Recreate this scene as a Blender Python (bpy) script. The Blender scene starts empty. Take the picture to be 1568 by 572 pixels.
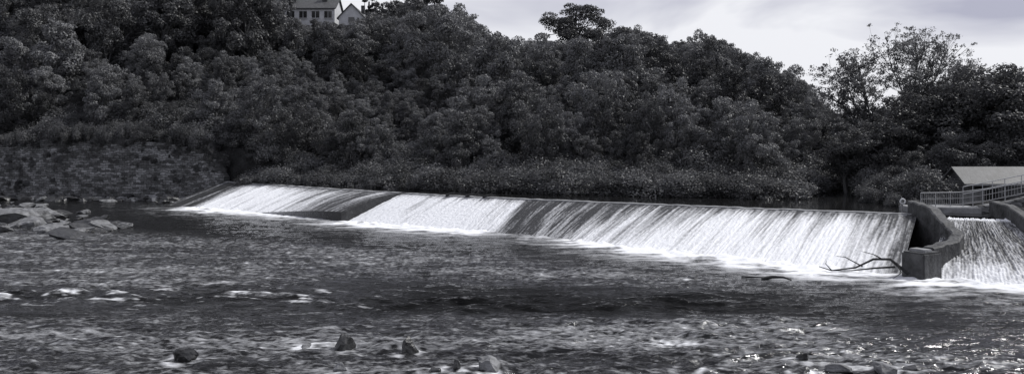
import bpy, bmesh, math, random
import numpy as np
from mathutils import Vector
rs=np.random.RandomState(7); random.seed(7)
scene=bpy.context.scene
scene.view_settings.view_transform='Standard'
scene.view_settings.look='None'
scene.view_settings.exposure=0

# ---------------------------------------------------------------- helpers
_tabs={}
def gn(x,y,seed=0):
    if seed not in _tabs:
        a=np.random.RandomState(seed+100).rand(256,256)*2*np.pi
        _tabs[seed]=(np.cos(a),np.sin(a))
    gx,gy=_tabs[seed]
    xi=np.floor(x).astype(int); yi=np.floor(y).astype(int)
    xf=x-xi; yf=y-yi
    u=xf*xf*xf*(xf*(xf*6-15)+10); v=yf*yf*yf*(yf*(yf*6-15)+10)
    def d(i,j):
        a=(xi+i)&255; b=(yi+j)&255
        return gx[a,b]*(xf-i)+gy[a,b]*(yf-j)
    return 1.5*((d(0,0)*(1-u)+d(1,0)*u)*(1-v)+(d(0,1)*(1-u)+d(1,1)*u)*v)
def fbm(x,y,seed,oct=4):
    r=0;a=1;s=0
    for i in range(oct):
        r=r+a*gn(x*2**i,y*2**i,seed+i); s+=a; a*=.5
    return r/s
def sstep(a,b,x):
    t=np.clip((x-a)/(b-a),0,1); return t*t*(3-2*t)

def link(ob,parent=None):
    scene.collection.objects.link(ob)
    if parent: ob.parent=parent
    return ob
def empty(name):
    e=bpy.data.objects.new(name,None); scene.collection.objects.link(e); return e
def mesh_np(name,V,F,mats,mi=None,smooth=False,attrs=None):
    V=np.asarray(V,dtype=np.float32); F=np.asarray(F,dtype=np.int32)
    me=bpy.data.meshes.new(name)
    k=F.shape[1]; n=len(F)
    me.vertices.add(len(V)); me.vertices.foreach_set('co',V.ravel())
    me.loops.add(n*k); me.loops.foreach_set('vertex_index',F.ravel())
    me.polygons.add(n)
    me.polygons.foreach_set('loop_start',np.arange(0,n*k,k,dtype=np.int32))
    me.polygons.foreach_set('loop_total',np.full(n,k,dtype=np.int32))
    if mi is not None: me.polygons.foreach_set('material_index',np.asarray(mi,dtype=np.int32))
    me.polygons.foreach_set('use_smooth',np.full(n,smooth,dtype=bool))
    for m in mats: me.materials.append(m)
    if attrs:
        for an,av in attrs.items():
            at=me.attributes.new(an,'FLOAT','POINT'); at.data.foreach_set('value',np.asarray(av,dtype=np.float32))
    me.update(calc_edges=True); me.validate()
    return me
def grid_faces(nr,nc):
    i=np.arange(nr-1)[:,None]*nc+np.arange(nc-1)[None,:]
    i=i.ravel()
    return np.stack([i,i+1,i+nc+1,i+nc],1)
def poly_mesh(name,verts,faces,mat,smooth=False):
    me=bpy.data.meshes.new(name); me.from_pydata([tuple(v) for v in verts],[],faces)
    me.materials.append(mat); me.update()
    bm=bmesh.new(); bm.from_mesh(me); bmesh.ops.recalc_face_normals(bm,faces=bm.faces); bm.to_mesh(me); bm.free()
    if smooth:
        for p in me.polygons:p.use_smooth=True
    return me
def box(name,cx,cy,cz,sx,sy,sz,mat,parent=None,rot=0,bev=0.0):
    bm=bmesh.new(); bmesh.ops.create_cube(bm,size=1)
    for v in bm.verts: v.co=Vector((v.co.x*sx,v.co.y*sy,v.co.z*sz))
    if bev: bmesh.ops.bevel(bm,geom=bm.edges[:],offset=bev,segments=2,affect='EDGES')
    me=bpy.data.meshes.new(name); bm.to_mesh(me); bm.free(); me.materials.append(mat)
    ob=bpy.data.objects.new(name,me); ob.location=(cx,cy,cz); ob.rotation_euler=(0,0,rot)
    return link(ob,parent)
def tube_arrays(P,R,seg=7):
    P=[Vector(p) for p in P]; V=[];F=[]
    for i,p in enumerate(P):
        t=(P[min(i+1,len(P)-1)]-P[max(i-1,0)]).normalized()
        a=t.cross(Vector((0.13,0.31,0.94)));
        if a.length<.05:a=t.cross(Vector((1,0,0)))
        a.normalize(); b=t.cross(a)
        for k in range(seg):
            an=2*math.pi*k/seg
            V.append(p+(a*math.cos(an)+b*math.sin(an))*R[i])
    for i in range(len(P)-1):
        for k in range(seg):
            F.append((i*seg+k,i*seg+(k+1)%seg,(i+1)*seg+(k+1)%seg,(i+1)*seg+k))
    return [tuple(v) for v in V],F
class Acc:
    def __init__(s): s.V=[];s.F=[];s.M=[];s.T=[];s.n=0
    def add(s,V,F,m,tone=0.5):
        V=np.asarray(V,dtype=float).reshape(-1,3);F=np.asarray(F,dtype=int)
        if len(F)==0:return
        s.V.append(V); s.F.append(F+s.n); s.M.append(np.full(len(F),m)); 
        s.T.append(np.broadcast_to(np.asarray(tone,dtype=float),(len(V),)).copy()); s.n+=len(V)
    def mesh(s,name,mats,smooth=False):
        return mesh_np(name,np.concatenate(s.V),np.concatenate(s.F),mats,np.concatenate(s.M),smooth,{'tone':np.concatenate(s.T)})

# ---------------------------------------------------------------- materials
TINT=(0.98,0.995,1.025)
def g(v): return (v*TINT[0],v*TINT[1],v*TINT[2],1)
def newmat(name):
    m=bpy.data.materials.new(name); m.use_nodes=True
    nt=m.node_tree; b=nt.nodes['Principled BSDF']; return m,nt,b
def N(nt,t,**k):
    n=nt.nodes.new(t)
    for a,v in k.items(): setattr(n,a,v)
    return n
def noisy(name,lo,hi,scale,rough=.8,bump=.3,bdist=.05,scale2=None,detail=6,spec=.3):
    m,nt,b=newmat(name); L=nt.links
    tc=N(nt,'ShaderNodeTexCoord'); no=N(nt,'ShaderNodeTexNoise'); no.inputs['Scale'].default_value=scale; no.inputs['Detail'].default_value=detail
    no.inputs['Roughness'].default_value=.65
    L.new(tc.outputs['Object'],no.inputs['Vector'])
    cr=N(nt,'ShaderNodeValToRGB'); cr.color_ramp.elements[0].position=.3; cr.color_ramp.elements[1].position=.7
    cr.color_ramp.elements[0].color=g(lo); cr.color_ramp.elements[1].color=g(hi)
    L.new(no.outputs['Fac'],cr.inputs['Fac']); L.new(cr.outputs['Color'],b.inputs['Base Color'])
    n2=N(nt,'ShaderNodeTexNoise'); n2.inputs['Scale'].default_value=scale2 or scale*4; n2.inputs['Detail'].default_value=5
    L.new(tc.outputs['Object'],n2.inputs['Vector'])
    bu=N(nt,'ShaderNodeBump'); bu.inputs['Strength'].default_value=bump; bu.inputs['Distance'].default_value=bdist
    L.new(n2.outputs['Fac'],bu.inputs['Height']); L.new(bu.outputs['Normal'],b.inputs['Normal'])
    b.inputs['Roughness'].default_value=rough; b.inputs['Specular IOR Level'].default_value=spec
    return m
def leafmat(name,lo,hi,trans=.22,rnd=.6):
    m,nt,b=newmat(name); L=nt.links
    at=N(nt,'ShaderNodeAttribute',attribute_name='tone'); oi=N(nt,'ShaderNodeObjectInfo')
    a=N(nt,'ShaderNodeMath',operation='MULTIPLY_ADD'); a.inputs[1].default_value=1-rnd; 
    L.new(at.outputs['Fac'],a.inputs[0])
    r=N(nt,'ShaderNodeMath',operation='MULTIPLY'); r.inputs[1].default_value=rnd; L.new(oi.outputs['Random'],r.inputs[0])
    L.new(r.outputs[0],a.inputs[2])
    cr=N(nt,'ShaderNodeValToRGB'); cr.color_ramp.elements[0].color=g(lo); cr.color_ramp.elements[1].color=g(hi)
    L.new(a.outputs[0],cr.inputs['Fac']); L.new(cr.outputs['Color'],b.inputs['Base Color'])
    b.inputs['Roughness'].default_value=.5; b.inputs['Specular IOR Level'].default_value=.3
    tr=N(nt,'ShaderNodeBsdfTranslucent'); L.new(cr.outputs['Color'],tr.inputs['Color'])
    mx=N(nt,'ShaderNodeMixShader'); mx.inputs[0].default_value=trans
    L.new(b.outputs[0],mx.inputs[1]); L.new(tr.outputs[0],mx.inputs[2])
    L.new(mx.outputs[0],nt.nodes['Material Output'].inputs['Surface'])
    return m
M_leaf=leafmat('foliage',.014,.205,rnd=.65)
M_leafr=leafmat('foliage_dark',.016,.10)
M_leafs=leafmat('foliage_shrub',.018,.16)
M_leaff=leafmat('foliage_hazed',.10,.24)  # paler leaf colour paints distance haze onto the far trees
M_leafa=leafmat('foliage_pale',.09,.2,trans=.45,rnd=.1)
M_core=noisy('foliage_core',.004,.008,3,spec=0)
M_bark=noisy('bark',.05,.12,5)
M_soil=noisy('undergrowth',.010,.04,1.2,bump=1,bdist=.3,scale2=4,spec=.1)
M_gravel=noisy('gravel',.08,.2,3,bump=.8,bdist=.05,scale2=12)
M_conc=noisy('wet_concrete',.02,.11,1.6,rough=.65,bump=1,bdist=.06,scale2=6,detail=9)
M_conc_l=noisy('pale_concrete',.13,.32,2.2,rough=.75,bump=.5,bdist=.03,scale2=12)
M_rock=noisy('river_rock',.05,.26,2.5,rough=.75,bump=1,bdist=.08,scale2=5)
M_rockd=noisy('wet_rock',.010,.05,3,rough=.35,bump=1,bdist=.06,scale2=6,spec=.5)
M_wood=noisy('driftwood',.012,.04,6)
M_metal=noisy('galvanised_metal',.3,.42,8,rough=.45,bump=.05)
M_white=noisy('white_render',.45,.62,1.5,bump=.05)
M_slate=noisy('slate',.045,.10,2.5,rough=.6,bump=.3,bdist=.03,detail=9)
M_dark=noisy('dark_opening',.004,.008,2)
M_glass=noisy('window_glass',.02,.03,2,rough=.1,bump=0,spec=.8)

def brickmat(name,c1,c2,mort,sc,bw,bh,warp=.25):
    m,nt,b=newmat(name); L=nt.links
    tc=N(nt,'ShaderNodeTexCoord'); no=N(nt,'ShaderNodeTexNoise'); no.inputs['Scale'].default_value=1.6
    L.new(tc.outputs['UV'],no.inputs['Vector'])
    mix=N(nt,'ShaderNodeVectorMath',operation='MULTIPLY_ADD'); mix.inputs[1].default_value=(warp,warp,0)
    L.new(no.outputs['Color'],mix.inputs[0]); L.new(tc.outputs['UV'],mix.inputs[2])
    br=N(nt,'ShaderNodeTexBrick'); br.inputs['Scale'].default_value=sc; br.inputs['Brick Width'].default_value=bw; br.inputs['Row Height'].default_value=bh
    br.inputs['Mortar Size'].default_value=.02; br.inputs['Color1'].default_value=g(c1); br.inputs['Color2'].default_value=g(c2); br.inputs['Mortar'].default_value=g(mort)
    L.new(mix.outputs[0],br.inputs['Vector'])
    n2=N(nt,'ShaderNodeTexNoise'); n2.inputs['Scale'].default_value=.6; n2.inputs['Detail'].default_value=9; n2.inputs['Roughness'].default_value=.75; L.new(tc.outputs['UV'],n2.inputs['Vector'])
    mr=N(nt,'ShaderNodeMapRange'); mr.inputs[1].default_value=.38; mr.inputs[2].default_value=.62; mr.inputs[3].default_value=.2; mr.inputs[4].default_value=1.2
    L.new(n2.outputs['Fac'],mr.inputs[0])
    mu=N(nt,'ShaderNodeVectorMath',operation='SCALE'); L.new(br.outputs['Color'],mu.inputs[0]); L.new(mr.outputs[0],mu.inputs['Scale'])
    L.new(mu.outputs[0],b.inputs['Base Color']); b.inputs['Roughness'].default_value=.8
    bu=N(nt,'ShaderNodeBump',invert=True); bu.inputs['Strength'].default_value=.8; bu.inputs['Distance'].default_value=.05
    L.new(br.outputs['Fac'],bu.inputs['Height']); L.new(bu.outputs['Normal'],b.inputs['Normal'])
    return m
M_wall=brickmat('rubble_stone',.06,.30,.03,1.0,.6,.24,.5)
M_hutw=brickmat('hut_masonry',.08,.15,.05,1.0,.45,.16,.05)

def watermat(name,base,foamc,scale=7,bump=.5,bdist=.03,rough=.07,lo=.3,hi=.75,nz=.35,nsc=9,deep=False,st=(1,1,1)):
    m,nt,b=newmat(name); L=nt.links
    tc0=N(nt,'ShaderNodeTexCoord'); tc=N(nt,'ShaderNodeMapping'); tc.inputs['Scale'].default_value=st
    L.new(tc0.outputs['Object'],tc.inputs['Vector']); vec=tc.outputs[0]
    n1=N(nt,'ShaderNodeTexNoise'); n1.inputs['Scale'].default_value=scale; n1.inputs['Detail'].default_value=4; n1.inputs['Roughness'].default_value=.6; n1.inputs['Distortion'].default_value=.4
    L.new(vec,n1.inputs['Vector'])
    bu=N(nt,'ShaderNodeBump'); bu.inputs['Strength'].default_value=bump; bu.inputs['Distance'].default_value=bdist
    L.new(n1.outputs['Fac'],bu.inputs['Height']); L.new(bu.outputs['Normal'],b.inputs['Normal'])
    at=N(nt,'ShaderNodeAttribute',attribute_name='foam')
    n2=N(nt,'ShaderNodeTexNoise'); n2.inputs['Scale'].default_value=nsc; n2.inputs['Detail'].default_value=6; n2.inputs['Roughness'].default_value=.75
    L.new(vec,n2.inputs['Vector'])
    ad=N(nt,'ShaderNodeMath',operation='ADD'); L.new(at.outputs['Fac'],ad.inputs[0])
    s=N(nt,'ShaderNodeMapRange'); s.inputs[1].default_value=.3; s.inputs[2].default_value=.7; s.inputs[3].default_value=-nz; s.inputs[4].default_value=nz; s.clamp=False
    L.new(n2.outputs['Fac'],s.inputs[0]); L.new(s.outputs[0],ad.inputs[1])
    mr=N(nt,'ShaderNodeMapRange'); mr.inputs[1].default_value=lo; mr.inputs[2].default_value=hi
    L.new(ad.outputs[0],mr.inputs[0])
    mx=N(nt,'ShaderNodeMix',data_type='RGBA'); mx.inputs['A'].default_value=g(base); mx.inputs['B'].default_value=g(foamc)
    L.new(mr.outputs[0],mx.inputs['Factor']); L.new(mx.outputs['Result'],b.inputs['Base Color'])
    r=N(nt,'ShaderNodeMapRange'); r.inputs[3].default_value=rough; r.inputs[4].default_value=.75; L.new(mr.outputs[0],r.inputs[0]); L.new(r.outputs[0],b.inputs['Roughness'])
    b.inputs['IOR'].default_value=1.33
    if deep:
        da=N(nt,'ShaderNodeAttribute',attribute_name='deep'); d=N(nt,'ShaderNodeMapRange'); d.inputs[3].default_value=.5; d.inputs[4].default_value=.05  # weaker specular under this mask paints in the dark reflection bands
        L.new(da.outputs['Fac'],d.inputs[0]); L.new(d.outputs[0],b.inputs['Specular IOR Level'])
    return m
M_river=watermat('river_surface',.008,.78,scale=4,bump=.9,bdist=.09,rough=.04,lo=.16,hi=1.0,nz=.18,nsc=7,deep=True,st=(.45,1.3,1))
M_pond=watermat('still_water',.012,.7,scale=2.5,bump=.15,bdist=.03)
M_weir=watermat('falling_water',.03,.76,scale=12,bump=.7,bdist=.06,rough=.35,lo=.12,hi=.95,nz=.18,nsc=14)

# ---------------------------------------------------------------- terrain (left valley side)
B=np.array([(-125,66,-.3),(-62,80,-.2),(-48,77.6,5.6),(-29.5,75,5.4),(-17,70,1.7),(-4.4,62,1.7),(5.6,57,1.7),(19,52.5,1.7),(34,74,1.7),(60,130,1.7)],float)
R=np.array([(-160,140,46),(-110,150,43),(-75,145,37),(-48,143,29.5),(-25,150,26),(0,150,22),(25,158,22),(48,165,20),(68,175,12),(100,205,7)],float)
def T(a,b):
    a=np.asarray(a,float);b=np.asarray(b,float); k=np.arange(10)
    bb=np.clip(b,0,1)
    P=[]
    for c in range(3):
        p0=np.interp(a,k,B[:,c]); p1=np.interp(a,k,R[:,c])
        w=bb if c<2 else np.where(bb<.06,bb/.06*.09,.09+(bb-.06)/.94*.91)
        P.append(p0+(p1-p0)*w)
    X,Y,Z=P; e=np.clip(b-1,0,9)
    Y=Y+e*160; Z=Z+e*1.5
    Z=Z+2.4*fbm(X/16,Y/16,5,3)*np.clip(bb*6,0,1)
    return X,Y,Z
na,nb=260,110
aa=np.linspace(0,9,na); bb=np.concatenate([[0],np.linspace(0,1,80),np.linspace(1.02,3,nb-81)])
AA,BB=np.meshgrid(aa,bb)
X,Y,Z=T(AA,BB); Z[0,:]=-1.2
V=np.stack([X,Y,Z],-1).reshape(-1,3)
link(bpy.data.objects.new('hillside_terrain',mesh_np('hillside_terrain',V,grid_faces(nb,na),[M_soil],smooth=True)))
link(bpy.data.objects.new('ground',poly_mesh('ground',[(-3000,-3000,-1.3),(3000,-3000,-1.3),(3000,3000,-1.3),(-3000,3000,-1.3)],[(0,1,2,3)],M_soil)))
nx,ny=60,20
gx,gy=np.meshgrid(np.linspace(-60,60,nx),np.linspace(-30,9,ny))
gz=np.interp(gy,[-30,-2,9],[4.2,3.8,-.6])+.25*fbm(gx/3,gy/3,9,3)
link(bpy.data.objects.new('gravel_bank',mesh_np('gravel_bank',np.stack([gx,gy,gz],-1).reshape(-1,3),grid_faces(ny,nx),[M_gravel],smooth=True)))

# ---------------------------------------------------------------- weir
tk=np.array([0,.22,.42,.6,.76,.9,1.0])
Ck=np.array([(-28,72.7),(-16.8,62.8),(-8,55.6),(.7,49.8),(8.6,45.4),(15.2,41.9),(21.3,39.1)])
Fk=np.array([(-31.2,66.7),(-20.4,59.6),(-11.8,53.0),(-1.6,46.6),(4.9,41.3),(10.8,35.8),(16.1,30.9)])
def cub(t,K):
    m=np.gradient(K,tk,axis=0); i=np.clip(np.searchsorted(tk,t,side='right')-1,0,len(tk)-2)
    h=(tk[i+1]-tk[i]); s=((t-tk[i])/h)[...,None]; h=h[...,None]
    return (2*s**3-3*s**2+1)*K[i]+(s**3-2*s**2+s)*h*m[i]+(-2*s**3+3*s**2)*K[i+1]+(s**3-s**2)*h*m[i+1]
CZ=1.8
nu,nv=1900,70
t=np.linspace(0,1,nu); v=np.linspace(0,1,nv)
C=cub(t,Ck); Fo=cub(t,Fk)
U=np.concatenate([[0],np.cumsum(np.linalg.norm(np.diff(C,axis=0),axis=1))])
tt,vv=np.meshgrid(t,v); UU=np.broadcast_to(U,(nv,nu))
PX=C[None,:,0]*(1-vv)+Fo[None,:,0]*vv; PY=C[None,:,1]*(1-vv)+Fo[None,:,1]*vv
prof=1-(vv**1.12)
PZ=CZ*prof-.12*vv
TS=.418
raise_=sstep(.15,TS,tt)*(tt<TS)*.75*np.sin(np.pi*np.clip(vv,0,1)*.5)
PZ=PZ+raise_
tx=[0,.05,.075,.12,.20,.27,.34,.40,.417,.419,.5,.57,.60,.612,.70,.76,.82,.88,.955,.985,1]
d0=[0,0,.45,.75,.45,.22,.12,.06,.05,.85,.8,.74,.7,.03,.02,.10,.18,.30,.25,.12,.0]
d1=[0,0,.9,1.15,1.0,.72,.36,.18,.12,1.1,1.15,1.1,1.0,.08,.24,.9,1.1,1.2,1.1,.6,.15]
D=np.interp(tt,tx,d0)*(1-vv**.6)+np.interp(tt,tx,d1)*vv**.6
D=D*(.45+.55*sstep(.0,.22,vv+.08*gn(UU*1.2,vv*0+.4,58)))
sh=.5*gn(UU*.3,vv*1.3,60)
s1=gn(UU*.8+sh,vv*.5,61); s2=gn(UU*2.4+sh,vv*1.0,62); s3=gn(UU*6+sh,vv*1.6,63); s4=gn(UU*14,vv*3.5,64); s5=gn(UU*9,vv*26,65)
st=.38*s1+.46*s2+.48*s3+.42*s4+.28*s5
fo=np.clip(D*.98+.05+.6*st,0,1)
fo=np.where(vv<.03,.1+.25*(s2>0),fo)
PZ=PZ+(.015+.04*np.clip(fo,0,1))*(s3*.7+s4*.6+s5*.6)*np.clip(vv*10,0,1)
weir=empty('weir')
V=np.stack([PX,PY,PZ],-1).reshape(-1,3)
link(bpy.data.objects.new('apron',mesh_np('apron',V,grid_faces(nv,nu)[:,::-1],[M_weir],smooth=True,attrs={'foam':fo.ravel()})),weir)
nc=300; tc_=np.linspace(0,1,nc); Cc=cub(tc_,Ck); tan=np.gradient(Cc,axis=0); tan/=np.linalg.norm(tan,axis=1)[:,None]
nrm=np.stack([-tan[:,1],tan[:,0]],1)
V=[]
irr=.03*gn(np.linspace(0,90,nc),np.zeros(nc)+.5,70)
for off,z in ((-.12,CZ-.10),(-.10,CZ+.03),(.35,CZ+.04),(.37,CZ-.4)):
    V.append(np.stack([Cc[:,0]+nrm[:,0]*off,Cc[:,1]+nrm[:,1]*off,z+irr],1))
V=np.concatenate(V)
link(bpy.data.objects.new('crest_sill',mesh_np('crest_sill',V,grid_faces(4,nc)[:,::-1],[M_conc_l])),weir)
ts=np.array([TS]); c0=cub(ts,Ck)[0]; f0=cub(ts,Fk)[0]
V=[];nst=14
for i in range(nst):
    s=i/(nst-1); s2_=s*1.02
    x=c0[0]*(1-s2_)+f0[0]*s2_; y=c0[1]*(1-s2_)+f0[1]*s2_
    zt=CZ*(1-s**1.12)-.12*s+.75*math.sin(math.pi*s*.5)+.07
    for dx,zz in ((-.16,-1),(-.16,zt),(.16,zt),(.16,-1)):
        V.append((x+dx,y+dx*.3,zz))
F=[]
for i in range(nst-1):
    for k in range(3): F.append((i*4+k,i*4+k+1,i*4+4+k+1,i*4+4+k))
F.append(((nst-1)*4,(nst-1)*4+1,(nst-1)*4+2,(nst-1)*4+3))
link(bpy.data.objects.new('dividing_wall',poly_mesh('dividing_wall',V,F,M_rockd)),weir)
tl=np.linspace(.15,TS,60); Fl=cub(tl,Fk); zt=-.12+sstep(.15,TS,tl)*.75
V=np.concatenate([np.stack([Fl[:,0],Fl[:,1],zt],1),np.stack([Fl[:,0]-.1,Fl[:,1]-.12,np.full(60,-1.)],1)])
link(bpy.data.objects.new('toe',mesh_np('toe',V,grid_faces(2,60),[M_weir],smooth=True,attrs={'foam':np.tile(np.interp(tl,[.15,.3,.418],[.7,.25,.05]),2)})),weir)

side=empty('side_spillway')
nu2,nv2=300,120
c2a,c2b=np.array([21.9,37.4]),np.array([24.2,36.4]); f2a,f2b=np.array([17.3,30.9]),np.array([21.2,27.6])
a2,b2=np.meshgrid(np.linspace(0,1,nu2),np.linspace(0,1,nv2))
C2=c2a+(c2b-c2a)*a2[...,None]; F2=f2a+(f2b-f2a)*a2[...,None]; P=C2+(F2-C2)*b2[...,None]
w=a2*3.4
s1=gn(w*1.6,b2*1.5,81); s2=gn(w*5,b2*5,82); s3=gn(w*14,b2*9,83); s4=gn(w*12,b2*45,84)
dd=np.interp(b2,[0,.05,.09,.3,.75,.86,1],[1.1,1.0,.28,.20,.30,.75,1.0])
fo2=np.clip(dd+.5*(.4*s1+.4*s2+.5*s3+.5*s4),0,1)
Z2=np.interp(b2,[0,.06,.8,.9,1],[CZ,CZ-.02,.55,.25,-.15])+.05*s2*fo2+.04*s3+.04*s4
link(bpy.data.objects.new('chute_water',mesh_np('chute_water',np.concatenate([P,Z2[...,None]],-1).reshape(-1,3),grid_faces(nv2,nu2)[:,::-1],[M_weir],smooth=True,attrs={'foam':fo2.ravel()})),side)

def wall_path(name,pts,th,zb,mat,parent=None,bev=.03,sub=6,jit=.03):
    Pn=[]
    for i in range(len(pts)-1):
        for k in range(sub): 
            s=k/sub; Pn.append(tuple(pts[i][c]*(1-s)+pts[i+1][c]*s for c in range(3)))
    Pn.append(tuple(pts[-1])); V=[];F=[]
    L=[0]
    for i,p in enumerate(Pn):
        q=Pn[min(i+1,len(Pn)-1)]; r=Pn[max(i-1,0)]
        d=Vector((q[0]-r[0],q[1]-r[1])).normalized(); n=Vector((-d.y,d.x))*th/2
        j=random.uniform(-jit,jit)
        for sgn,z in ((1,zb),(1,p[2]-bev+j),(1-2*bev/th,p[2]+j),(-1+2*bev/th,p[2]+j),(-1,p[2]-bev+j),(-1,zb)):
            V.append((p[0]+n.x*sgn,p[1]+n.y*sgn,z))
        if i: L.append(L[-1]+math.dist(Pn[i][:2],Pn[i-1][:2]))
    m=6
    for i in range(len(Pn)-1):
        for k in range(m-1): F.append((i*m+k,i*m+k+1,(i+1)*m+k+1,(i+1)*m+k))
    F.append(tuple(range(m))); F.append(tuple((len(Pn)-1)*m+k for k in range(m)))
    me=poly_mesh(name,V,F,mat)
    uv=me.uv_layers.new(name='UVMap')
    for p in me.polygons:
        for li in p.loop_indices:
            vi=me.loops[li].vertex_index; uv.data[li].uv=(L[vi//m],me.vertices[vi].co.z)
    return link(bpy.data.objects.new(name,me),parent)
ww=empty('concrete_wing_wall')
wall_path('wall',[(21.3,39.6,2.5),(21.1,37.3,2.35),(20.5,35.2,1.85),(20.0,33.4,1.5),(19.2,32.4,1.35),(17.5,31.3,1.15)],.5,-1,M_conc,ww,bev=.06,jit=.05)
box('end_block',17.0,30.9,.1,1.25,1.0,1.9,M_conc,ww,rot=.5,bev=.07)
box('end_cap',16.9,30.8,1.1,.5,.7,.14,M_conc_l,ww,rot=.45,bev=.03)
wall_path('side_channel_wall',[(24.6,38,2.6),(24.3,36.2,2.5),(23.4,33,1.9),(22.0,28.6,1.5),(21.2,24,1.2)],.45,-1,M_conc,bev=.05)

# ---------------------------------------------------------------- upper river & lower river
Vp=[tuple(c)+(CZ+.0,) for c in cub(np.linspace(0,1,60),Ck)+np.array([.15,.25])]
Vp+=[(24.5,37.2,CZ),(30,44,CZ),(60,70,CZ),(150,230,CZ),(70,230,CZ),(36,100,CZ),(10,75,CZ),(-20,82,CZ),(-30,80,CZ)]
link(bpy.data.objects.new('upper_river_water',poly_mesh('upper_river_water',Vp,[tuple(range(len(Vp)))],M_pond)))

def grow(start,stop,d0,k):
    out=[start];x=start
    while x<stop: x+=d0+k*abs(x-start); out.append(x)
    return np.array(out)
ys=np.concatenate([np.arange(8,16,.2),grow(16,100,.028,.0036)])
xr=grow(16,60,.045,.012); xs=np.concatenate([-grow(16,130,.045,.006)[::-1],np.arange(-15.96,15.97,.045),xr])
GX,GY=np.meshgrid(xs,ys)
wx=GX+.6*gn(GX*.3,GY*.35,20); wy=GY+.45*gn(GX*.25,GY*.4,21)
edge=.8*gn(GX*.10,GY*.25,48)+.4*gn(GX*.4,GY*.9,49)
yy_=GY+edge*1.8
lanes=gn(wx*.09,wy*.55,46)+.5*gn(wx*.25,wy*1.3,47)
riff=1-sstep(22.0,24.4,yy_+.05*GX)
riff=np.maximum(riff,sstep(28.6,30.2,yy_)*(1-sstep(34,38,yy_+.45*GX))*(1-sstep(5,11,GX+edge*3))*.85)
riff*=1-.65*sstep(8,12,GX+edge*2)*sstep(18,21,GY)
deep=sstep(23.2,24.6,yy_+.05*GX)*(1-sstep(27.6,29.2,yy_))*sstep(-9,-3,GX+edge*2)*(1-.4*sstep(10,15,GX))  # painted dark bands: mask dims the sky reflection, and calms the waves
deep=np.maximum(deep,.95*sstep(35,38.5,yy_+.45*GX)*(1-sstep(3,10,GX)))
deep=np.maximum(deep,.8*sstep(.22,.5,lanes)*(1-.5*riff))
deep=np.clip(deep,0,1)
calm=1-.55*deep
A=(.34+.70*riff)*(1+.3*lanes)*calm
hw=.085*gn(wx*.32,wy*1.0,23)+.085*gn(wx*.62,wy*2.0,24)+.062*gn(wx*1.3,wy*4.0,25)+.034*gn(wx*2.8,wy*8,26)+.013*gn(wx*6.5,wy*15,27)
yc=26.5-.05*(GX+10)+.9*gn(GX*.13,GY*0+.3,28)
band=np.exp(-((GY-yc)/2.1)**2)*sstep(-36,-19,GX)*(1-sstep(6,13,GX))
sw=gn(wx*.40,wy*1.25,29)+.55*gn(wx*.95,wy*2.6,30)
HZ=A*hw+band*(.19*sw+.04*gn(wx*2.2,wy*3.6,31))
Wf=1-sstep(-8,-3,GX)
fleck=.5*gn(wx*1.1,wy*5,33)+.6*gn(wx*2.6,wy*11,34)+.45*gn(wx*6,wy*20,41)
cap_=gn(wx*.9,wy*4.2,52)+.7*gn(wx*2.0,wy*8,53)+.5*gn(wx*5,wy*16,54)
fm=band*(.75*sstep(.25,1.0,.55*sw+.75*cap_)*(.25+.75*Wf)+.16*Wf*sstep(0,.6,sw))
fm+=riff*np.clip(.17+.24*fleck+.14*lanes,0,1)
fm+=.02+.03*sstep(.35,.9,fleck)+riff*.42*sstep(.68,1.15,fleck+.35*lanes)
tf=np.linspace(0,1,120); FP=cub(tf,Fk); dens=np.interp(tf,tx,d1)
r0=int(np.searchsorted(ys,20.0)); SX=GX[r0:];SY=GY[r0:]
dm=np.full(SX.shape,99.); dns=np.zeros(SX.shape); wsum=np.full(SX.shape,1e-9)
src=[(p[0],p[1],min(d_,1.1)) for p,d_ in zip(FP,dens)]+[(*(f2a+(f2b-f2a)*s),1.1) for s in np.linspace(0,1,10)]
for (fx,fy,de) in src:
    d2=(SX-fx)**2+(SY-fy)**2; dm=np.minimum(dm,d2); w_=1/(d2+.15); w_=w_*np.sqrt(w_); dns+=w_*de; wsum+=w_
dmin=np.full(GX.shape,15.); dmin[r0:]=np.minimum(np.sqrt(dm),15.) if False else np.sqrt(dm)
dn=np.zeros(GX.shape); dn[r0:]=dns/wsum
tn=.7+.8*gn(wx*.6,wy*1.6,43)+.4*gn(wx*1.8,wy*4,44)
toe=dn*np.exp(-(dmin/(1.7+.8*gn(wx*.3,wy*.5,45)))**1.3)*1.35
fm+=toe*np.clip(tn+.3,.3,1.4)+(.46*dn+.14)*np.exp(-dmin/4.2)*np.clip(tn+.5*fleck,0,1.3)
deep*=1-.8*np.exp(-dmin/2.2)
HZ+=.14*dn*np.exp(-dmin/1.3)*gn(wx*1.5,wy*2,37)+.06*np.exp(-dmin/4)*gn(wx*.8,wy*2.2,51)
rocks=[(-8.34,19.06,.62,.20,0),(-4.5,20.2,.60,.30,0),(-2.7,19.7,.55,.30,0),(-4.2,18.1,.4,.14,1),(-1.35,18.3,.26,.2,0),(-.58,18.25,.55,.22,1),(-1.9,18.0,.25,.14,0),(4.46,18.4,.45,.12,0),(7.4,18.9,.34,.16,0),(8.0,18.2,.75,.15,1),(8.95,17.95,.6,.16,1),(9.9,18.2,.5,.10,0),(7.1,18.0,.3,.1,0),(7.4,30.6,.5,.18,1),(-5.6,20.3,.3,.08,1)]
for (rx,ry,w_,h_,_) in rocks:
    d=np.hypot((GX-rx+.15)/(.6*w_+.1),(GY-ry+.08)/(.5*w_+.1)); fm+=.6*np.exp(-((d-.95)/.3)**2)*(.4+gn(wx*3,wy*3,38))
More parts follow.
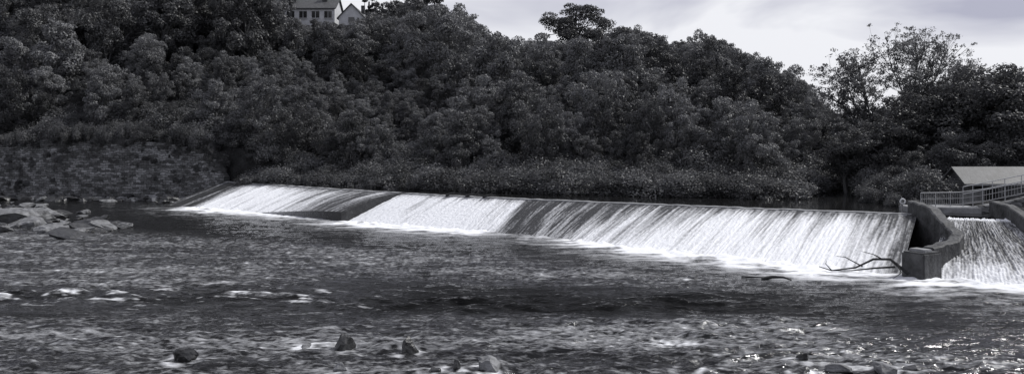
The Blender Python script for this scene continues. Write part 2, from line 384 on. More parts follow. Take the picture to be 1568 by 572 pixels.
for px,py in ((-5.65,20.25),(4.3,20.75),(4.9,20.6)):
    fm+=.6*np.exp(-((GX-px)/.4)**2-((GY-py)/.3)**2)*(.6+gn(wx*4,wy*5,39))
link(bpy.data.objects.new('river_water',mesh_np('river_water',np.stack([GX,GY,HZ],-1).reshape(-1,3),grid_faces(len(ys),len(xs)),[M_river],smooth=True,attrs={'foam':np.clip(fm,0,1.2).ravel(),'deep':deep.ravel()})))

# ---------------------------------------------------------------- rocks
def rock_arrays(x,y,z,sx,sy,sz,seed,sub=3):
    bm=bmesh.new(); bmesh.ops.create_icosphere(bm,subdivisions=sub,radius=1)
    V=np.array([v.co[:] for v in bm.verts]); F=np.array([[v.index for v in f.verts] for f in bm.faces]); bm.free()
    r=np.random.RandomState(seed)
    for k in range(14):
        n=r.randn(3); n/=np.linalg.norm(n); dcut=r.uniform(.38,.72); pr=V@n; m=pr>dcut; V[m]-=np.outer(pr[m]-dcut,n)
    V*=1+.16*gn(V[:,0]*1.7+seed,V[:,1]*1.7+V[:,2],seed%50)[:,None]+.10*gn(V[:,0]*4.5+seed,V[:,1]*4.5+V[:,2]*3,seed%40)[:,None]
    V=V*1.45*np.array([sx,sy,sz]); 
    a=r.uniform(-.6,.6); V=np.stack([V[:,0]*math.cos(a)-V[:,1]*math.sin(a),V[:,0]*math.sin(a)+V[:,1]*math.cos(a),V[:,2]+V[:,0]*r.uniform(-.15,.15)],1)
    return V+np.array([x,y,z]),F
for i,(rx,ry,w_,h_,tp) in enumerate(rocks):
    V,F=rock_arrays(rx,ry,h_*.1,w_*.5,w_*.42,h_*.95,i+23)
    link(bpy.data.objects.new('river_rock',mesh_np('river_rock',V,F,[M_rock if tp else M_rockd])))
ac=Acc()
for i in range(210):
    x=rs.uniform(-48,-25.5); c=51.5+(x+30)*-.6
    wdt=np.interp(x,[-48,-34,-25],[5,4.2,1.2])
    y=c+rs.randn()*wdt*.75-1.5
    s=rs.uniform(.2,.8)*(1.6 if rs.rand()<.15 else .8)
    V,F=rock_arrays(x,y,.0,s*1.25,s*.9,s*.5,i+50); ac.add(V,F,0 if rs.rand()<.55 else 1)
for (x,y,sx,sy,sz) in ((-35,51.5,2.2,1.6,.8),(-31.8,49.5,1.5,1.2,.6),(-38.5,56,2.3,1.6,.9),(-33,46.2,1.6,1.1,.5),(-28.8,47.5,1.1,.8,.3),(-40,50,2.1,1.4,.7),(-36,47.5,1.5,1.1,.55),(-30.5,43.5,1.1,.8,.35)):
    V,F=rock_arrays(x,y,.02,sx,sy,sz,int(abs(x*7))); ac.add(V,F,0)
link(bpy.data.objects.new('rock_shoal',ac.mesh('rock_shoal',[M_rock,M_rockd])))
ac=Acc()
for i in range(260):
    x=rs.uniform(-75,-31); y=np.interp(x,[-75,-62,-48,-31],[73,77.0,74.6,71.5])+rs.randn()*1.1
    s=rs.uniform(.2,.75); V,F=rock_arrays(x,y,.0,s*1.2,s*.8,s*.6,i+200,2); ac.add(V,F,0 if rs.rand()<.3 else 1)
link(bpy.data.objects.new('shore_boulders',ac.mesh('shore_boulders',[M_rock,M_rockd])))

wall_path('stone_retaining_wall',[(-58,78.0,4.0),(-53,77.3,5.4),(-48,76.7,6.0),(-38,75.3,5.9),(-30,74.0,5.2),(-28.2,73.6,2.4)],1.0,-1,M_wall,bev=.15,jit=.2)

# ---------------------------------------------------------------- foliage prototypes
def ico(sub=1):
    bm=bmesh.new(); bmesh.ops.create_icosphere(bm,subdivisions=sub,radius=1)
    V=np.array([v.co[:] for v in bm.verts]); F=np.array([[v.index for v in f.verts] for f in bm.faces]); bm.free()
    return V,np.concatenate([F,F[:,2:3]],1)
IV,IF=ico(1)
def leaves(ac,centers,radii,n,size,r,mat=0,shell=(.62,1.15),up=.25,ptone=None,nrand=.55):
    centers=np.asarray(centers);radii=np.asarray(radii)
    w=radii[:,0]*radii[:,2]; idx=r.choice(len(centers),n,p=w/w.sum())
    d=r.randn(n,3); d[:,2]+=up; d/=np.linalg.norm(d,axis=1)[:,None]
    c=centers[idx]; rr=radii[idx]
    p=c+d*rr*(shell[0]+(shell[1]-shell[0])*r.beta(2,2,(n,1)))
    nn=d*1.0+r.randn(n,3)*nrand+np.array([0,0,.25]); nn/=np.linalg.norm(nn,axis=1)[:,None]
    q=r.randn(n,3); t1=np.cross(nn,q); t1/=np.linalg.norm(t1,axis=1)[:,None]; t2=np.cross(nn,t1)
    s=size*r.uniform(.55,1.35,(n,1)); a=t1*s*.6; b=t2*s*.38
    V=np.stack([p-a,p+b*.9-a*.1,p+a,p-b*.9-a*.1],1).reshape(-1,3)
    F=np.arange(n*4).reshape(n,4)
    pt=r.uniform(.0,1,len(centers)) if ptone is None else ptone
    tone=np.clip(.5*pt[idx]+.5*r.rand(n),0,1)
    ac.add(V,F,mat,np.repeat(tone,4))
def limb(ac,p0,p1,r0,r1,mat=1,bend=.1,seg=6,r=random):
    p0=Vector(p0);p1=Vector(p1); L=(p1-p0).length; P=[];Rr=[]
    off=Vector((r.uniform(-1,1),r.uniform(-1,1),r.uniform(-.3,.6)))*L*bend
    for i in range(6):
        s=i/5; P.append(p0.lerp(p1,s)+off*math.sin(math.pi*s)); Rr.append(r0*(1-s)+r1*s)
    V,F=tube_arrays(P,Rr,seg); ac.add(V,F,mat)
def make_tree(name,seed,H=8,wr=.33,nb=9,per=6,nl=14000,ls=.19,leaf=M_leaf,shape='round'):
    r=np.random.RandomState(seed); ac=Acc(); cs=[];rd=[];pt=[]
    lean=r.randn(2)*.05; tips=[]
    for i in range(nb+5):
        u=(i+.5)/(nb+5); a=i*2.4+r.uniform(-.5,.5)
        zc=(.22+.70*u)*H
        if shape=='round': w_=math.sin(math.pi*min(1,.18+.8*u))**.7
        elif shape=='cone': w_=np.interp(u,[0,.25,.8,1],[.8,1.1,.45,.1])
        else: w_=np.interp(u,[0,.3,.65,.9,1],[.35,.7,1.15,.8,.3])
        k=r.uniform(.55,1.05)*w_*wr*H
        c0=np.array([math.cos(a)*k+lean[0]*zc,math.sin(a)*k+lean[1]*zc,zc]); tips.append(c0); bt=r.rand()
        for j in range(per):
            o=r.randn(3)*np.array([.075,.075,.055])*H
            cs.append(c0+o); q=r.uniform(.045,.10)*H; rd.append((q*r.uniform(.9,1.4),q*r.uniform(.9,1.4),q*r.uniform(.55,.95))); pt.append(.6*bt+.4*r.rand())
    cs=np.array(cs);rd=np.array(rd);pt=np.array(pt)
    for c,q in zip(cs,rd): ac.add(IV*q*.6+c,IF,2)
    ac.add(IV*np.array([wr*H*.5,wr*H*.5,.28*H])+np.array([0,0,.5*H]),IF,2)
    leaves(ac,cs,rd,nl,ls,r,ptone=pt)
    k=r.choice(len(cs),24); leaves(ac,cs[k]*np.array([1.12,1.12,1.04])+r.randn(24,3)*.3,rd[k]*.6,nl//7,ls*.9,r,shell=(.2,1.4),nrand=.9)
    limb(ac,(0,0,-.6),(r.randn()*.2,r.randn()*.2,.6*H),.035*H,.012*H)
    for c in tips: limb(ac,(0,0,max(.12*H,c[2]-.3*H)),c,.013*H,.004*H)
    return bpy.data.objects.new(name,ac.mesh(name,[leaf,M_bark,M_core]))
def make_shrub(name,seed,H=2.2,w=1.6,nl=3600,ls=.13,leaf=M_leafs):
    r=np.random.RandomState(seed); ac=Acc(); cs=[];rd=[]
    for i in range(20):
        a=r.rand()*6.28; k=math.sqrt(r.rand())*w*.8; q=r.uniform(.2,.45)*H*.75
        cs.append((math.cos(a)*k,math.sin(a)*k,r.uniform(.15,.75)*H*(1-.3*(k/w)))); rd.append((q*1.1,q*1.1,q*.8))
    cs=np.array(cs);rd=np.array(rd)
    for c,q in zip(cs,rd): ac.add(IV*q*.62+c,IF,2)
    leaves(ac,cs,rd,nl,ls,r)
    leaves(ac,cs+np.array([0,0,.2]),rd*.8,nl//5,ls,r,shell=(.8,1.8),up=.8,nrand=.9)
    for c in cs[:5]: limb(ac,(0,0,-.4),c,.05,.015)
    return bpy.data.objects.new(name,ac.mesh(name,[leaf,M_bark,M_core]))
def coll(name,obs):
    c=bpy.data.collections.new(name)
    for o in obs:c.objects.link(o)
    return c
treeC=coll('broadleaf_kinds',[make_tree('broadleaf_a',1),make_tree('broadleaf_b',2,wr=.40,nb=12,nl=16000),make_tree('broadleaf_c',3,wr=.27,shape='cone'),
     make_tree('broadleaf_d',4,wr=.34,nb=7,ls=.22,nl=12000),make_tree('broadleaf_e',5,wr=.32,nb=13,ls=.165,nl=18000,shape='vase'),make_tree('broadleaf_f',6,wr=.36,shape='cone'),make_tree('broadleaf_g',7,wr=.34,shape='vase',nb=10,nl=13000)])
darkC=coll('riverside_kinds',[make_tree('alder_a',11,leaf=M_leafr,ls=.16,nl=20000,wr=.36,nb=12),make_tree('alder_b',12,leaf=M_leafr,wr=.42,ls=.16,nl=20000,nb=12),make_tree('alder_c',13,leaf=M_leafr,wr=.38,ls=.155,nl=20000,nb=14)])
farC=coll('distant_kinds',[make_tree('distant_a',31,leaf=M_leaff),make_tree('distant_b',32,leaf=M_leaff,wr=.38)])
shrubC=coll('shrub_kinds',[make_shrub('shrub_a',21),make_shrub('shrub_b',22,H=1.8,w=2.0),make_shrub('shrub_c',23,H=2.8,w=1.4),make_shrub('shrub_d',24,H=1.5,w=1.8,ls=.11,nl=4400)])

def scatter(name,pts,scl,c,nk,tilt=.08):
    n=len(pts); pts=np.asarray(pts,dtype=np.float32); scl=np.asarray(scl,dtype=np.float32)
    if scl.ndim==1: scl=np.stack([scl,scl,scl],1)
    me=bpy.data.meshes.new(name); me.vertices.add(n); me.vertices.foreach_set('co',pts.ravel())
    rot=np.stack([rs.randn(n)*tilt,rs.randn(n)*tilt,rs.rand(n)*6.283],1).astype(np.float32)
    a=me.attributes.new('rot','FLOAT_VECTOR','POINT');a.data.foreach_set('vector',rot.ravel())
    a=me.attributes.new('scl','FLOAT_VECTOR','POINT');a.data.foreach_set('vector',scl.ravel())
    a=me.attributes.new('kind','INT','POINT');a.data.foreach_set('value',rs.randint(0,nk,n).astype(np.int32))
    me.update()
    ob=bpy.data.objects.new(name,me); link(ob)
    ng=bpy.data.node_groups.new(name+'_nodes','GeometryNodeTree')
    ng.interface.new_socket('Geometry',in_out='INPUT',socket_type='NodeSocketGeometry'); ng.interface.new_socket('Geometry',in_out='OUTPUT',socket_type='NodeSocketGeometry')
    gi=ng.nodes.new('NodeGroupInput');go=ng.nodes.new('NodeGroupOutput')
    ci=ng.nodes.new('GeometryNodeCollectionInfo'); ci.inputs['Collection'].default_value=c; ci.inputs['Separate Children'].default_value=True; ci.inputs['Reset Children'].default_value=True
    ip=ng.nodes.new('GeometryNodeInstanceOnPoints'); ip.inputs['Pick Instance'].default_value=True
    def na_(nm,dt):
        x=ng.nodes.new('GeometryNodeInputNamedAttribute'); x.data_type=dt; x.inputs['Name'].default_value=nm
        return [o for o in x.outputs if o.name=='Attribute' and o.enabled][0]
    er=ng.nodes.new('FunctionNodeEulerToRotation')
    L=ng.links
    L.new(gi.outputs[0],ip.inputs['Points']); L.new(ci.outputs[0],ip.inputs['Instance'])
    L.new(na_('rot','FLOAT_VECTOR'),er.inputs[0]); L.new(er.outputs[0],ip.inputs['Rotation'])
    L.new(na_('scl','FLOAT_VECTOR'),ip.inputs['Scale']); L.new(na_('kind','INT'),ip.inputs['Instance Index'])
    L.new(ip.outputs[0],go.inputs[0])
    md=ob.modifiers.new('scatter','NODES'); md.node_group=ng
    return ob
SKx=[-.69,-.35,-.325,-.30,-.196,-.183,-.161,-.126,-.074,-.056,-.021,.032,.137,.159,.19,.216,.268,.312,.356,.387,.409,.453]
SKy=[.27,.25,.19,.156,.150,.174,.180,.188,.172,.148,.132,.125,.130,.148,.134,.126,.132,.108,.088,.078,.035,.025]
def cap(x,y,z,s,H=7.9):
    lim=np.interp(x/y,SKx,SKy)*y+5.5-z
    return min(s,lim/H)
acc=[];sc=[]
P2=np.zeros((0,2)); M2=np.zeros(0)
for _ in range(12000):
    a=rs.uniform(0,9); b=rs.uniform(0.03,1.35)
    x,y,z=[float(q) for q in T(a,b)]
    s=rs.uniform(.6,1.5)*(1.15 if a<3.2 else 1.0)
    if b<.12: s*=.5
    elif b<.25: s*=.75
    if 2.6<a<4.8 and .05<b<.38: s*=.42
    if x/y<-.9 : continue
    s=cap(x,y,z,s)
    if b>.85: s*=rs.uniform(.75,1.12)
    if abs(x+39)<15 and 138<y<165: continue
    md=4.2*max(s,.3)
    if len(P2) and (np.hypot(P2[:,0]-x,P2[:,1]-y)<(md+M2)/2).any(): continue
    if s<.33: continue
    P2=np.vstack([P2,[x,y]]); M2=np.append(M2,md); k=rs.uniform(.8,1.1); acc.append((x,y,z-.3)); sc.append((s*k,s*rs.uniform(.8,1.05),s*1.15))
scatter('hillside_woodland',acc,sc,treeC,7)
print('trees',len(acc))
shr=[];shs=[]
for _ in range(3200):
    a=rs.uniform(0,9); b=abs(rs.uniform(0,1.0))**1.5*.98
    x,y,z=[float(q) for q in T(a,b)]
    if x/y<-.9: continue
    s=min(rs.uniform(.5,1.1),cap(x,y,z,9,2.6))
    if s<.2: continue
    shr.append((x,y,z-.15)); shs.append((s*1.15,s*1.15,s*rs.uniform(.7,1.1)))
scatter('hillside_undergrowth',shr,shs,shrubC,4)
shr=[];shs=[]
for _ in range(420):
    a=rs.uniform(3.5,7.6); x,y,z=[float(q) for q in T(a,0.004)]
    off=rs.uniform(0,1)
    shr.append((x-off*1.6+rs.randn()*.4,y-off*3.2+.6,CZ-.15)); s=rs.uniform(.35,1.05); shs.append((s*1.2,s*1.2,s*.85))
scatter('overhanging_bushes',shr,shs,shrubC,4)
shr=[];shs=[]
WX=[-62,-58,-53,-48,-38,-30,-28.2]
for _ in range(290):
    x=rs.uniform(-64,-28.5); yw=np.interp(x,WX,[78.5,78,77.3,76.7,75.3,74.0,73.6]); zt=np.interp(x,WX,[3,4,5.4,6.0,5.9,5.2,2.4])
    if rs.rand()<.5: shr.append((x,yw+rs.uniform(-.3,1.5),zt-rs.uniform(0,.5))); s=rs.uniform(.45,1.1)
    else:
        dens_=gn(np.array([x*.22]),np.array([.5]),90)[0]
        zz=zt-abs(rs.randn())*1.8*(1+1.8*dens_)-.2
        if zz<0: continue
        shr.append((x,yw-.45,zz)); s=rs.uniform(.15,.40)
    shs.append((s,s*.5,s))
for _ in range(200):
    x=rs.uniform(-90,-55); y=np.interp(x,[-125,-62,-55],[66,79,77.6])+rs.uniform(-1.0,3); shr.append((x,y,.1+rs.rand()*2)); s=rs.uniform(.7,1.7); shs.append((s,s,s))
scatter('wall_ivy_and_brambles',shr,shs,shrubC,4)

# ---------------------------------------------------------------- right bank
nx,ny=60,60
gx,gy=np.meshgrid(np.linspace(0,1,nx),np.linspace(0,1,ny))
BY=[20,36.5,39,52,80,220]; BX=[21.6,24.5,24.8,25.2,40.5,130]
yy=np.interp(gy,[0,.15,.2,.35,.6,1],BY); ex=np.interp(yy,BY,BX)
XX=ex+gx**1.3*150; ZZ=np.interp(gx,[0,.004,.02,.2,.6,1],[1.2,2.05,2.15,3,9,14])+.25*fbm(XX/5,yy/5,40,3)*np.clip(gx*20,0,1)
ZZ[:,0]=-1
link(bpy.data.objects.new('riverbank_terrain',mesh_np('riverbank_terrain',np.stack([XX,yy,ZZ],-1).reshape(-1,3),grid_faces(ny,nx),[M_soil],smooth=True)))
CRx=[.40,.42,.444,.479,.523,.558,.584,.628,.688,1.0]; CRy=[.0,.005,.018,.03,.052,.07,.088,.088,.10,.12]
acc=[];sc=[];P2=np.zeros((0,2));M2=np.zeros(0)
for (x,y,h) in ((25.2,56,4.6),(27.5,54,5.6),(30.5,55,7.0),(34,54.5,8.8),(37.5,55,9.3),(33.5,50.5,5.5),(38.5,49.5,9.0),(30,49.5,4.2),(41,52,10),(27.2,50.5,3.4),(26.8,58,5),(35,52,9)):
    acc.append((x,y,1.9)); s=h/8.0; sc.append((s*1.1,s*1.1,s)); P2=np.vstack([P2,[x,y]]); M2=np.append(M2,2.6)
for _ in range(2500):
    y=rs.uniform(50,150); x=rs.uniform(.42*y,1.05*y)
    if x<np.interp(y,BY,BX)+.5: continue
    z=2.2+.03*max(0,x-40); lim=np.interp(x/y,CRx,CRy)*y+5.5-z; s=min(rs.uniform(.8,1.5),lim/7.9)
    if s<.35: continue
    md=3.4*s
    if (np.hypot(P2[:,0]-x,P2[:,1]-y)<(md+M2)/2).any(): continue
    P2=np.vstack([P2,[x,y]]); M2=np.append(M2,md); acc.append((x,y,z-.2)); sc.append((s,s,s))
scatter('riverside_trees',acc,sc,darkC,3)
shr=[];shs=[]
for _ in range(260):
    y=rs.uniform(44,66); x=np.interp(y,BY,BX)+abs(rs.randn())*2.2-.5
    if 24.8<x<36 and y<47.4: continue
    s=rs.uniform(.4,1.0); shr.append((x,y,1.95)); shs.append((s,s,s))
for _ in range(30):
    x=rs.uniform(22.4,24.8);y=rs.uniform(42,48); s=rs.uniform(.25,.5); shr.append((x,y,1.7)); shs.append((s,s,s))
scatter('riverside_bushes',shr,shs,shrubC,4)
shr=[];shs=[]
for _ in range(700):
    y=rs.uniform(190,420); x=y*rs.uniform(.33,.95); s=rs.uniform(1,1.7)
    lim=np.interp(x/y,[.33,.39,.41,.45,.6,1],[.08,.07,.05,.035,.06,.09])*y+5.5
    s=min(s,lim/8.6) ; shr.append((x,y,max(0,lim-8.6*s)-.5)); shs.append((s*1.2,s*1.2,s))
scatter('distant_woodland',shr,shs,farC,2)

# ---------------------------------------------------------------- open-crowned ash trees
def ash(name,base,clumps,seed,nl,ls=.15):
    r=np.random.RandomState(seed); rr=random.Random(seed); ac=Acc(); base=np.array(base,float)
    top=np.mean([c[:3] for c in clumps],axis=0); fork=base+(top-base)*np.array([.2,.2,.4])
    limb(ac,base,fork,.30,.2,bend=.03,seg=8,r=rr)
    for (cx,cy,cz,q) in clumps:
        c=np.array([cx,cy,cz]); mid=fork+(c-fork)*.5+np.array([0,0,.3])
        limb(ac,fork,mid,.13,.075,bend=.06,r=rr); limb(ac,mid,c,.07,.03,bend=.06,r=rr)
        for k in range(13):
            d=r.randn(3); d[2]=abs(d[2])*.8-.2; d/=np.linalg.norm(d); tip=c+d*q*np.array([1.25,1.25,1.0])*r.uniform(.7,1.15)
            s0=mid+(c-mid)*r.uniform(0,.9)
            limb(ac,s0,tip,.035,.010,bend=.1,seg=4,r=rr)
            cs=[];rd=[]
            for j in range(9):
                f=r.uniform(.35,1.1); pp=s0+(tip-s0)*f+r.randn(3)*.2*q
                limb(ac,s0+(tip-s0)*max(0,f-.25),pp,.014,.006,bend=.1,seg=3,r=rr)
                cs.append(pp); e=r.uniform(.15,.42); rd.append((e*1.2,e*1.2,e*.8))
            leaves(ac,cs,rd,nl//(13*len(clumps)),ls,r,shell=(.1,1.15),nrand=1.2)
    return link(bpy.data.objects.new(name,ac.mesh(name,[M_leafa,M_bark])))
ash('ash_tree',(37.5,70,2),[(35.3,70,14.3,1.9),(38.2,70.5,15.0,1.7),(40.8,70,14.2,1.9),(36.8,69,11.8,1.7),(43.4,71,12.6,1.5),(39.2,71,12.4,1.8),(41.8,69.5,11.7,1.3)],5,13000)
ash('ash_tree',(33.5,68,2),[(29.6,68,12.0,1.6),(31.8,68.5,13.0,1.4),(29.0,67.5,9.9,1.5),(32.2,68,10.6,1.7),(30.4,69,8.3,1.6),(33,68,8.4,1.4)],9,13000)

def pine(name,x,y,z0,H,W,seed,nl=12000,n=42):
    r=np.random.RandomState(seed); rr=random.Random(seed); ac=Acc(); cs=[];rd=[]
    for i in range(n):
        a=r.rand()*6.28; k=math.sqrt(r.rand()); u=r.rand()**.9
        k*=np.interp(u,[0,.3,.8,1],[.55,.9,1,.8])
        zz=z0+H*(1-.62*u-.10*k*k)
        cs.append((x+math.cos(a)*k*W*.45,y+math.sin(a)*k*W*.45,zz)); q=r.uniform(.07,.12)*W; rd.append((q*1.15,q*1.15,q*.5))
    cs=np.array(cs);rd=np.array(rd)
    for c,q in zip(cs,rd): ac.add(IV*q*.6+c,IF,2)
    leaves(ac,cs,rd,nl,.34,r,shell=(.55,1.15),up=.5,nrand=.8)
    limb(ac,(x,y,z0-1),(x+.3,y,z0+H*.9),.5,.18,bend=.03,seg=8,r=rr)
    for c in cs: limb(ac,(x+.15,y,z0+H*r.uniform(.3,.7)),c,.14,.05,bend=.08,seg=5,r=rr)
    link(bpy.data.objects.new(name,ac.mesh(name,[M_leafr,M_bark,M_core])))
pine('pine_tree',14.0,165,22.0,14.0,18.5,3,nl=16000,n=54)
pine('pine_tree',-17.5,152,24,14,11,4)
pine('pine_tree',-31,160,27,10,6,8,5000,26)

# ---------------------------------------------------------------- houses on the hilltop
def gable(name,x0,x1,y0,y1,zb,ze,zr,wallm,roofm,axis='x',parent=None,over=.35,th=.18):
    e=parent or empty(name)
    if axis=='x':
        ym=(y0+y1)/2
        V=[(x0,y0,zb),(x1,y0,zb),(x1,y1,zb),(x0,y1,zb),(x0,y0,ze),(x1,y0,ze),(x1,y1,ze),(x0,y1,ze),(x0,ym,zr),(x1,ym,zr)]
        F=[(0,1,5,4),(2,3,7,6),(1,2,6,9,5),(3,0,4,8,7),(4,5,9,8),(6,7,8,9)]
        k=(zr-ze)/(ym-y0)
        def slab(s):
            ye=y0-over if s<0 else y1+over; z1=ze-k*over
            A=[(x0-over,ye,z1+.03),(x1+over,ye,z1+.03),(x1+over,ym,zr+.03),(x0-over,ym,zr+.03)]
            return A+[(p[0],p[1],p[2]+th) for p in A]
    else:
        xm=(x0+x1)/2
        V=[(x0,y0,zb),(x1,y0,zb),(x1,y1,zb),(x0,y1,zb),(x0,y0,ze),(x1,y0,ze),(x1,y1,ze),(x0,y1,ze),(xm,y0,zr),(xm,y1,zr)]
        F=[(0,1,5,8,4),(2,3,7,9,6),(1,2,6,5),(3,0,4,7),(4,8,9,7),(5,6,9,8)]
        k=(zr-ze)/(xm-x0)
        def slab(s):
            xe=x0-over if s<0 else x1+over; z1=ze-k*over
            A=[(xe,y0-over,z1+.03),(xe,y1+over,z1+.03),(xm,y1+over,zr+.03),(xm,y0-over,zr+.03)]
            return A+[(p[0],p[1],p[2]+th) for p in A]
    me=poly_mesh('walls',V,F,wallm); uv=me.uv_layers.new(name='UVMap')
    for p in me.polygons:
        for li in p.loop_indices:
            c=me.vertices[me.loops[li].vertex_index].co; uv.data[li].uv=((c.y if abs(p.normal.x)>.7 else c.x),c.z)
    link(bpy.data.objects.new('walls',me),e)
    for s in (-1,1):
        link(bpy.data.objects.new('roof_slope',poly_mesh('roof_slope',slab(s),[(0,1,2,3),(4,5,6,7),(0,1,5,4),(1,2,6,5),(2,3,7,6),(3,0,4,7)],roofm)),e)
    return e
h1=gable('terraced_house',-48.5,-35.5,149,156,25,32.6,35,M_white,M_slate)
for i in range(5):
    x=-46.8+i*2.5
    for z in (28.6,31.3):
        box('window',x,148.95,z,1.5,.08,1.35,M_glass,h1); box('window_sill',x,148.9,z-.75,1.7,.2,.12,M_white,h1); box('mullion',x,148.9,z,.08,.06,1.3,M_white,h1)
box('chimney',-44.3,151.5,35,1.0,.9,2.6,M_conc,h1); box('chimney',-38,151.5,35,1.0,.9,2.0,M_conc,h1)
box('downpipe',-44.3,148.85,30,.7,.25,8,M_conc,h1)
h2=gable('white_cottage',-34.2,-29.2,147,155,25,30.4,33.0,M_white,M_slate,axis='y')
box('window',-31.7,146.95,29.9,1.2,.08,1.1,M_glass,h2); box('window',-31.7,146.95,27.8,2.0,.08,1.2,M_glass,h2)
box('chimney',-30.4,152,32.8,.7,.7,1.6,M_conc,h2)
h3=gable('white_cottage',3,9,168,175,20,27.2,29,M_white,M_slate)
box('window',6,167.95,26.2,1.1,.08,.8,M_glass,h3); box('chimney',7.5,171.5,29.3,.7,.7,1.2,M_conc,h3)
shr=[];shs=[]
for (x,y,h) in ((-33.5,143,2.2),(-28.5,142,3.6),(-41,141,1.8),(-46,140,2.6),(-37.5,141,2.2),(-50.5,142,6.0),(-30.8,141,2.0),(-43,138,1.8)):
    z=float(np.interp(x,[-48,-25],[29.3,26]))-.8; s=h/8; shr.append((x,y,z)); shs.append((s*1.3,s*1.3,s))
scatter('garden_trees',shr,shs,treeC,7)

# ---------------------------------------------------------------- sluice hut, steps, railings
hut=gable('sluice_hut',26.6,36,43.6,45.8,1.6,3.2,4.0,M_hutw,M_slate,over=.22,th=.1)
box('doorway',27.75,43.58,2.5,1.3,.06,1.2,M_dark,hut); box('door_lintel',27.75,43.55,3.14,1.6,.12,.09,M_conc_l,hut)
box('window',30.4,43.58,2.7,.8,.06,.6,M_dark,hut); box('gutter',31.3,43.34,3.10,9.7,.08,.08,M_conc_l,hut)
wall_path('stone_ramp_wall',[(24.7,40.2,2.1),(26.0,39.9,2.35),(28.5,39.4,3.0),(34,38.4,3.6)],.5,.5,M_wall,bev=.05)
rail=empty('metal_railing')
ac=Acc()
rp=[(22.3,40.6,2.05),(24.2,40.3,2.1),(25.4,40.0,2.3),(28.5,39.4,3.05),(33.5,38.5,3.65)]
def along(s):
    k=np.linspace(0,1,len(rp)); return tuple(float(np.interp(s,k,[p[c] for p in rp])) for c in range(3))
for h,r_ in ((.78,.024),(.12,.016),(.45,.012)):
    pts=[along(s) for s in np.linspace(0,1,24)]; V,F=tube_arrays([(p[0],p[1],p[2]+h) for p in pts],[r_]*24,6); ac.add(V,F,0)
for i in range(84):
    p=along(i/83); th=.022 if i%8==0 else .008
    V,F=tube_arrays([(p[0],p[1],p[2]-(.1 if i%8==0 else -.12)),(p[0],p[1],p[2]+.79)],[th,th],5); ac.add(V,F,0)
link(bpy.data.objects.new('rails',ac.mesh('rails',[M_metal])),rail)
ac=Acc()
pts=[(25.2,41.6,2.3),(27,41.3,2.7),(30,40.8,3.4),(34,40.2,3.8)]
for h in (.8,.4):
    V,F=tube_arrays([(p[0],p[1],p[2]+h) for p in pts],[.025]*4,6); ac.add(V,F,0)
for s in np.linspace(0,1,12):
    p=[float(np.interp(s,[0,.33,.66,1],[q[c] for q in pts])) for c in range(3)]
    V,F=tube_arrays([(p[0],p[1],p[2]-.2),(p[0],p[1],p[2]+.8)],[.02,.02],5); ac.add(V,F,0)
link(bpy.data.objects.new('metal_railing',ac.mesh('metal_railing',[M_metal])))
box('abutment_walkway',23.3,40.6,1.75,3.6,1.6,.7,M_conc_l,None,rot=-.15,bev=.04)
lp=empty('lifebuoy_post'); box('post',20.9,39.9,2.2,.07,.07,.8,M_conc_l,lp)
V=[];F=[]
for i in range(20):
    for k in range(8):
        a=i/20*6.283;b=k/8*6.283; r_=.13+.04*math.cos(b); V.append((20.9+r_*math.cos(a),39.83+.04*math.sin(b),2.42+r_*math.sin(a)))
        F.append((i*8+k,((i+1)%20)*8+k,((i+1)%20)*8+(k+1)%8,i*8+(k+1)%8))
link(bpy.data.objects.new('ring',poly_mesh('ring',V,F,M_white,True)),lp)

# ---------------------------------------------------------------- driftwood
ac=Acc()
def br(P,r0):
    V,F=tube_arrays(P,[r0*(1-.75*i/(len(P)-1)) for i in range(len(P))],6); ac.add(V,F,0)
br([(16.3,30.6,.15),(15.6,30.7,.75),(15.0,30.9,.72),(14.3,31.0,.35),(13.4,31.2,.2),(12.9,31.3,.35)],.07)
br([(15.3,30.8,.75),(14.9,30.7,.95),(14.5,30.9,1.05)],.03)
br([(15.9,30.9,.4),(15.2,31.2,.3),(14.4,31.5,.15),(13.6,31.7,.1)],.05)
br([(14.6,31,.4),(14.0,31.3,.75),(13.6,31.2,.8)],.03)
br([(13.4,31.2,.2),(13.1,31.1,.5),(13.1,31,.62)],.025)
br([(15.8,30.6,.6),(15.9,30.4,.25),(15.5,30.3,.02)],.04)
link(bpy.data.objects.new('driftwood_branch',ac.mesh('driftwood_branch',[M_wood],True)))
ac=Acc(); br([(10.2,30.4,-.02),(10.6,30.35,.08),(11.0,30.2,.1),(11.3,30.1,0.0)],.09); br([(9.5,30.8,0),(9.9,30.6,.04),(10.4,30.4,.03)],.05)
link(bpy.data.objects.new('floating_log',ac.mesh('floating_log',[M_wood],True)))
ac=Acc()
for tt_ in (.50,.53,.555):
    c=cub(np.array([tt_]),Ck)[0]
    br([(c[0]-.5,c[1]+.1,CZ+.05),(c[0],c[1]-.1,CZ+.2),(c[0]+.6,c[1]-.1,CZ+.1)],.09); br([(c[0],c[1],CZ+.1),(c[0]+.2,c[1],CZ+.55)],.05)
link(bpy.data.objects.new('snagged_debris',ac.mesh('snagged_debris',[M_wood],True)))

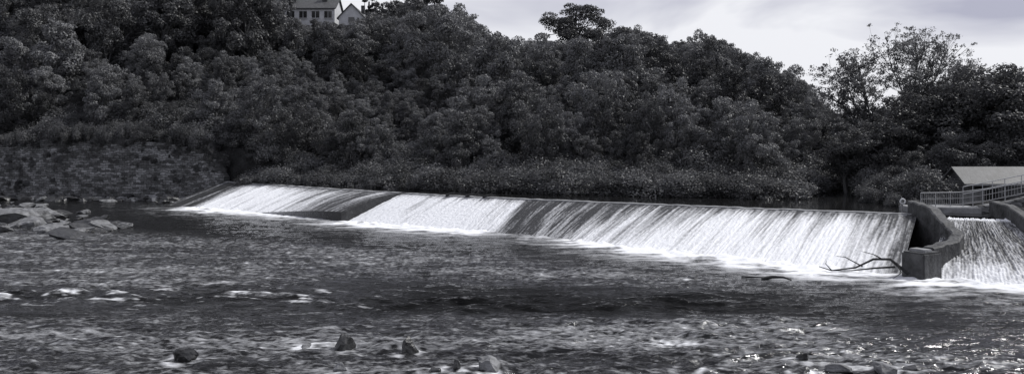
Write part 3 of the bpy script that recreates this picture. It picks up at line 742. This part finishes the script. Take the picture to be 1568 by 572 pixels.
# ---------------------------------------------------------------- sky & sun
EL=math.radians(50); AZ=math.radians(72)
w=bpy.data.worlds.new('World'); scene.world=w; w.use_nodes=True; nt=w.node_tree; L=nt.links
bg=nt.nodes['Background']; bg.inputs['Strength'].default_value=.1
sk=N(nt,'ShaderNodeTexSky'); sk.sky_type='NISHITA'; sk.sun_disc=False; sk.sun_elevation=EL; sk.sun_rotation=AZ; sk.dust_density=3
hs=N(nt,'ShaderNodeHueSaturation'); hs.inputs['Saturation'].default_value=.12; L.new(sk.outputs[0],hs.inputs['Color'])
tc=N(nt,'ShaderNodeTexCoord'); mp=N(nt,'ShaderNodeMapping'); mp.inputs['Scale'].default_value=(1,1,3.4); L.new(tc.outputs['Generated'],mp.inputs['Vector'])
no=N(nt,'ShaderNodeTexNoise'); no.inputs['Scale'].default_value=2.2; no.inputs['Detail'].default_value=5; no.inputs['Roughness'].default_value=.5; no.inputs['Distortion'].default_value=.5
L.new(mp.outputs[0],no.inputs['Vector'])
sx_=N(nt,'ShaderNodeSeparateXYZ'); L.new(tc.outputs['Generated'],sx_.inputs[0])
hz=N(nt,'ShaderNodeMapRange'); hz.inputs[1].default_value=.05; hz.inputs[2].default_value=.21; hz.inputs[3].default_value=.24; hz.inputs[4].default_value=-.09; L.new(sx_.outputs['Z'],hz.inputs[0])
ad=N(nt,'ShaderNodeMath',operation='ADD'); L.new(no.outputs['Fac'],ad.inputs[0]); L.new(hz.outputs[0],ad.inputs[1])
cr=N(nt,'ShaderNodeValToRGB'); e=cr.color_ramp.elements; e[0].position=.36; e[0].color=(4.4,4.5,5.7,1); e[1].position=.55; e[1].color=(9.2,9.3,9.8,1)
L.new(ad.outputs[0],cr.inputs['Fac'])
mx=N(nt,'ShaderNodeMix',data_type='RGBA'); mx.inputs['Factor'].default_value=.88
L.new(hs.outputs[0],mx.inputs['A']); L.new(cr.outputs[0],mx.inputs['B']); L.new(mx.outputs['Result'],bg.inputs['Color'])
sun=bpy.data.lights.new('sun','SUN'); sun.energy=3.6; sun.angle=math.radians(5); sun.color=(1,.985,.96)
so=bpy.data.objects.new('sun',sun); link(so)
d=Vector((math.sin(AZ)*math.cos(EL),math.cos(AZ)*math.cos(EL),math.sin(EL)))
so.rotation_euler=d.to_track_quat('Z','Y').to_euler()

# ---------------------------------------------------------------- camera
cd=bpy.data.cameras.new('camera'); co=bpy.data.objects.new('camera',cd); link(co)
co.location=(0,0,5.5); co.rotation_euler=(math.radians(90),0,0)
cd.sensor_width=36; cd.lens=36*1140/1568; cd.shift_y=-66/1568; cd.clip_end=6000; cd.clip_start=.1
scene.camera=co
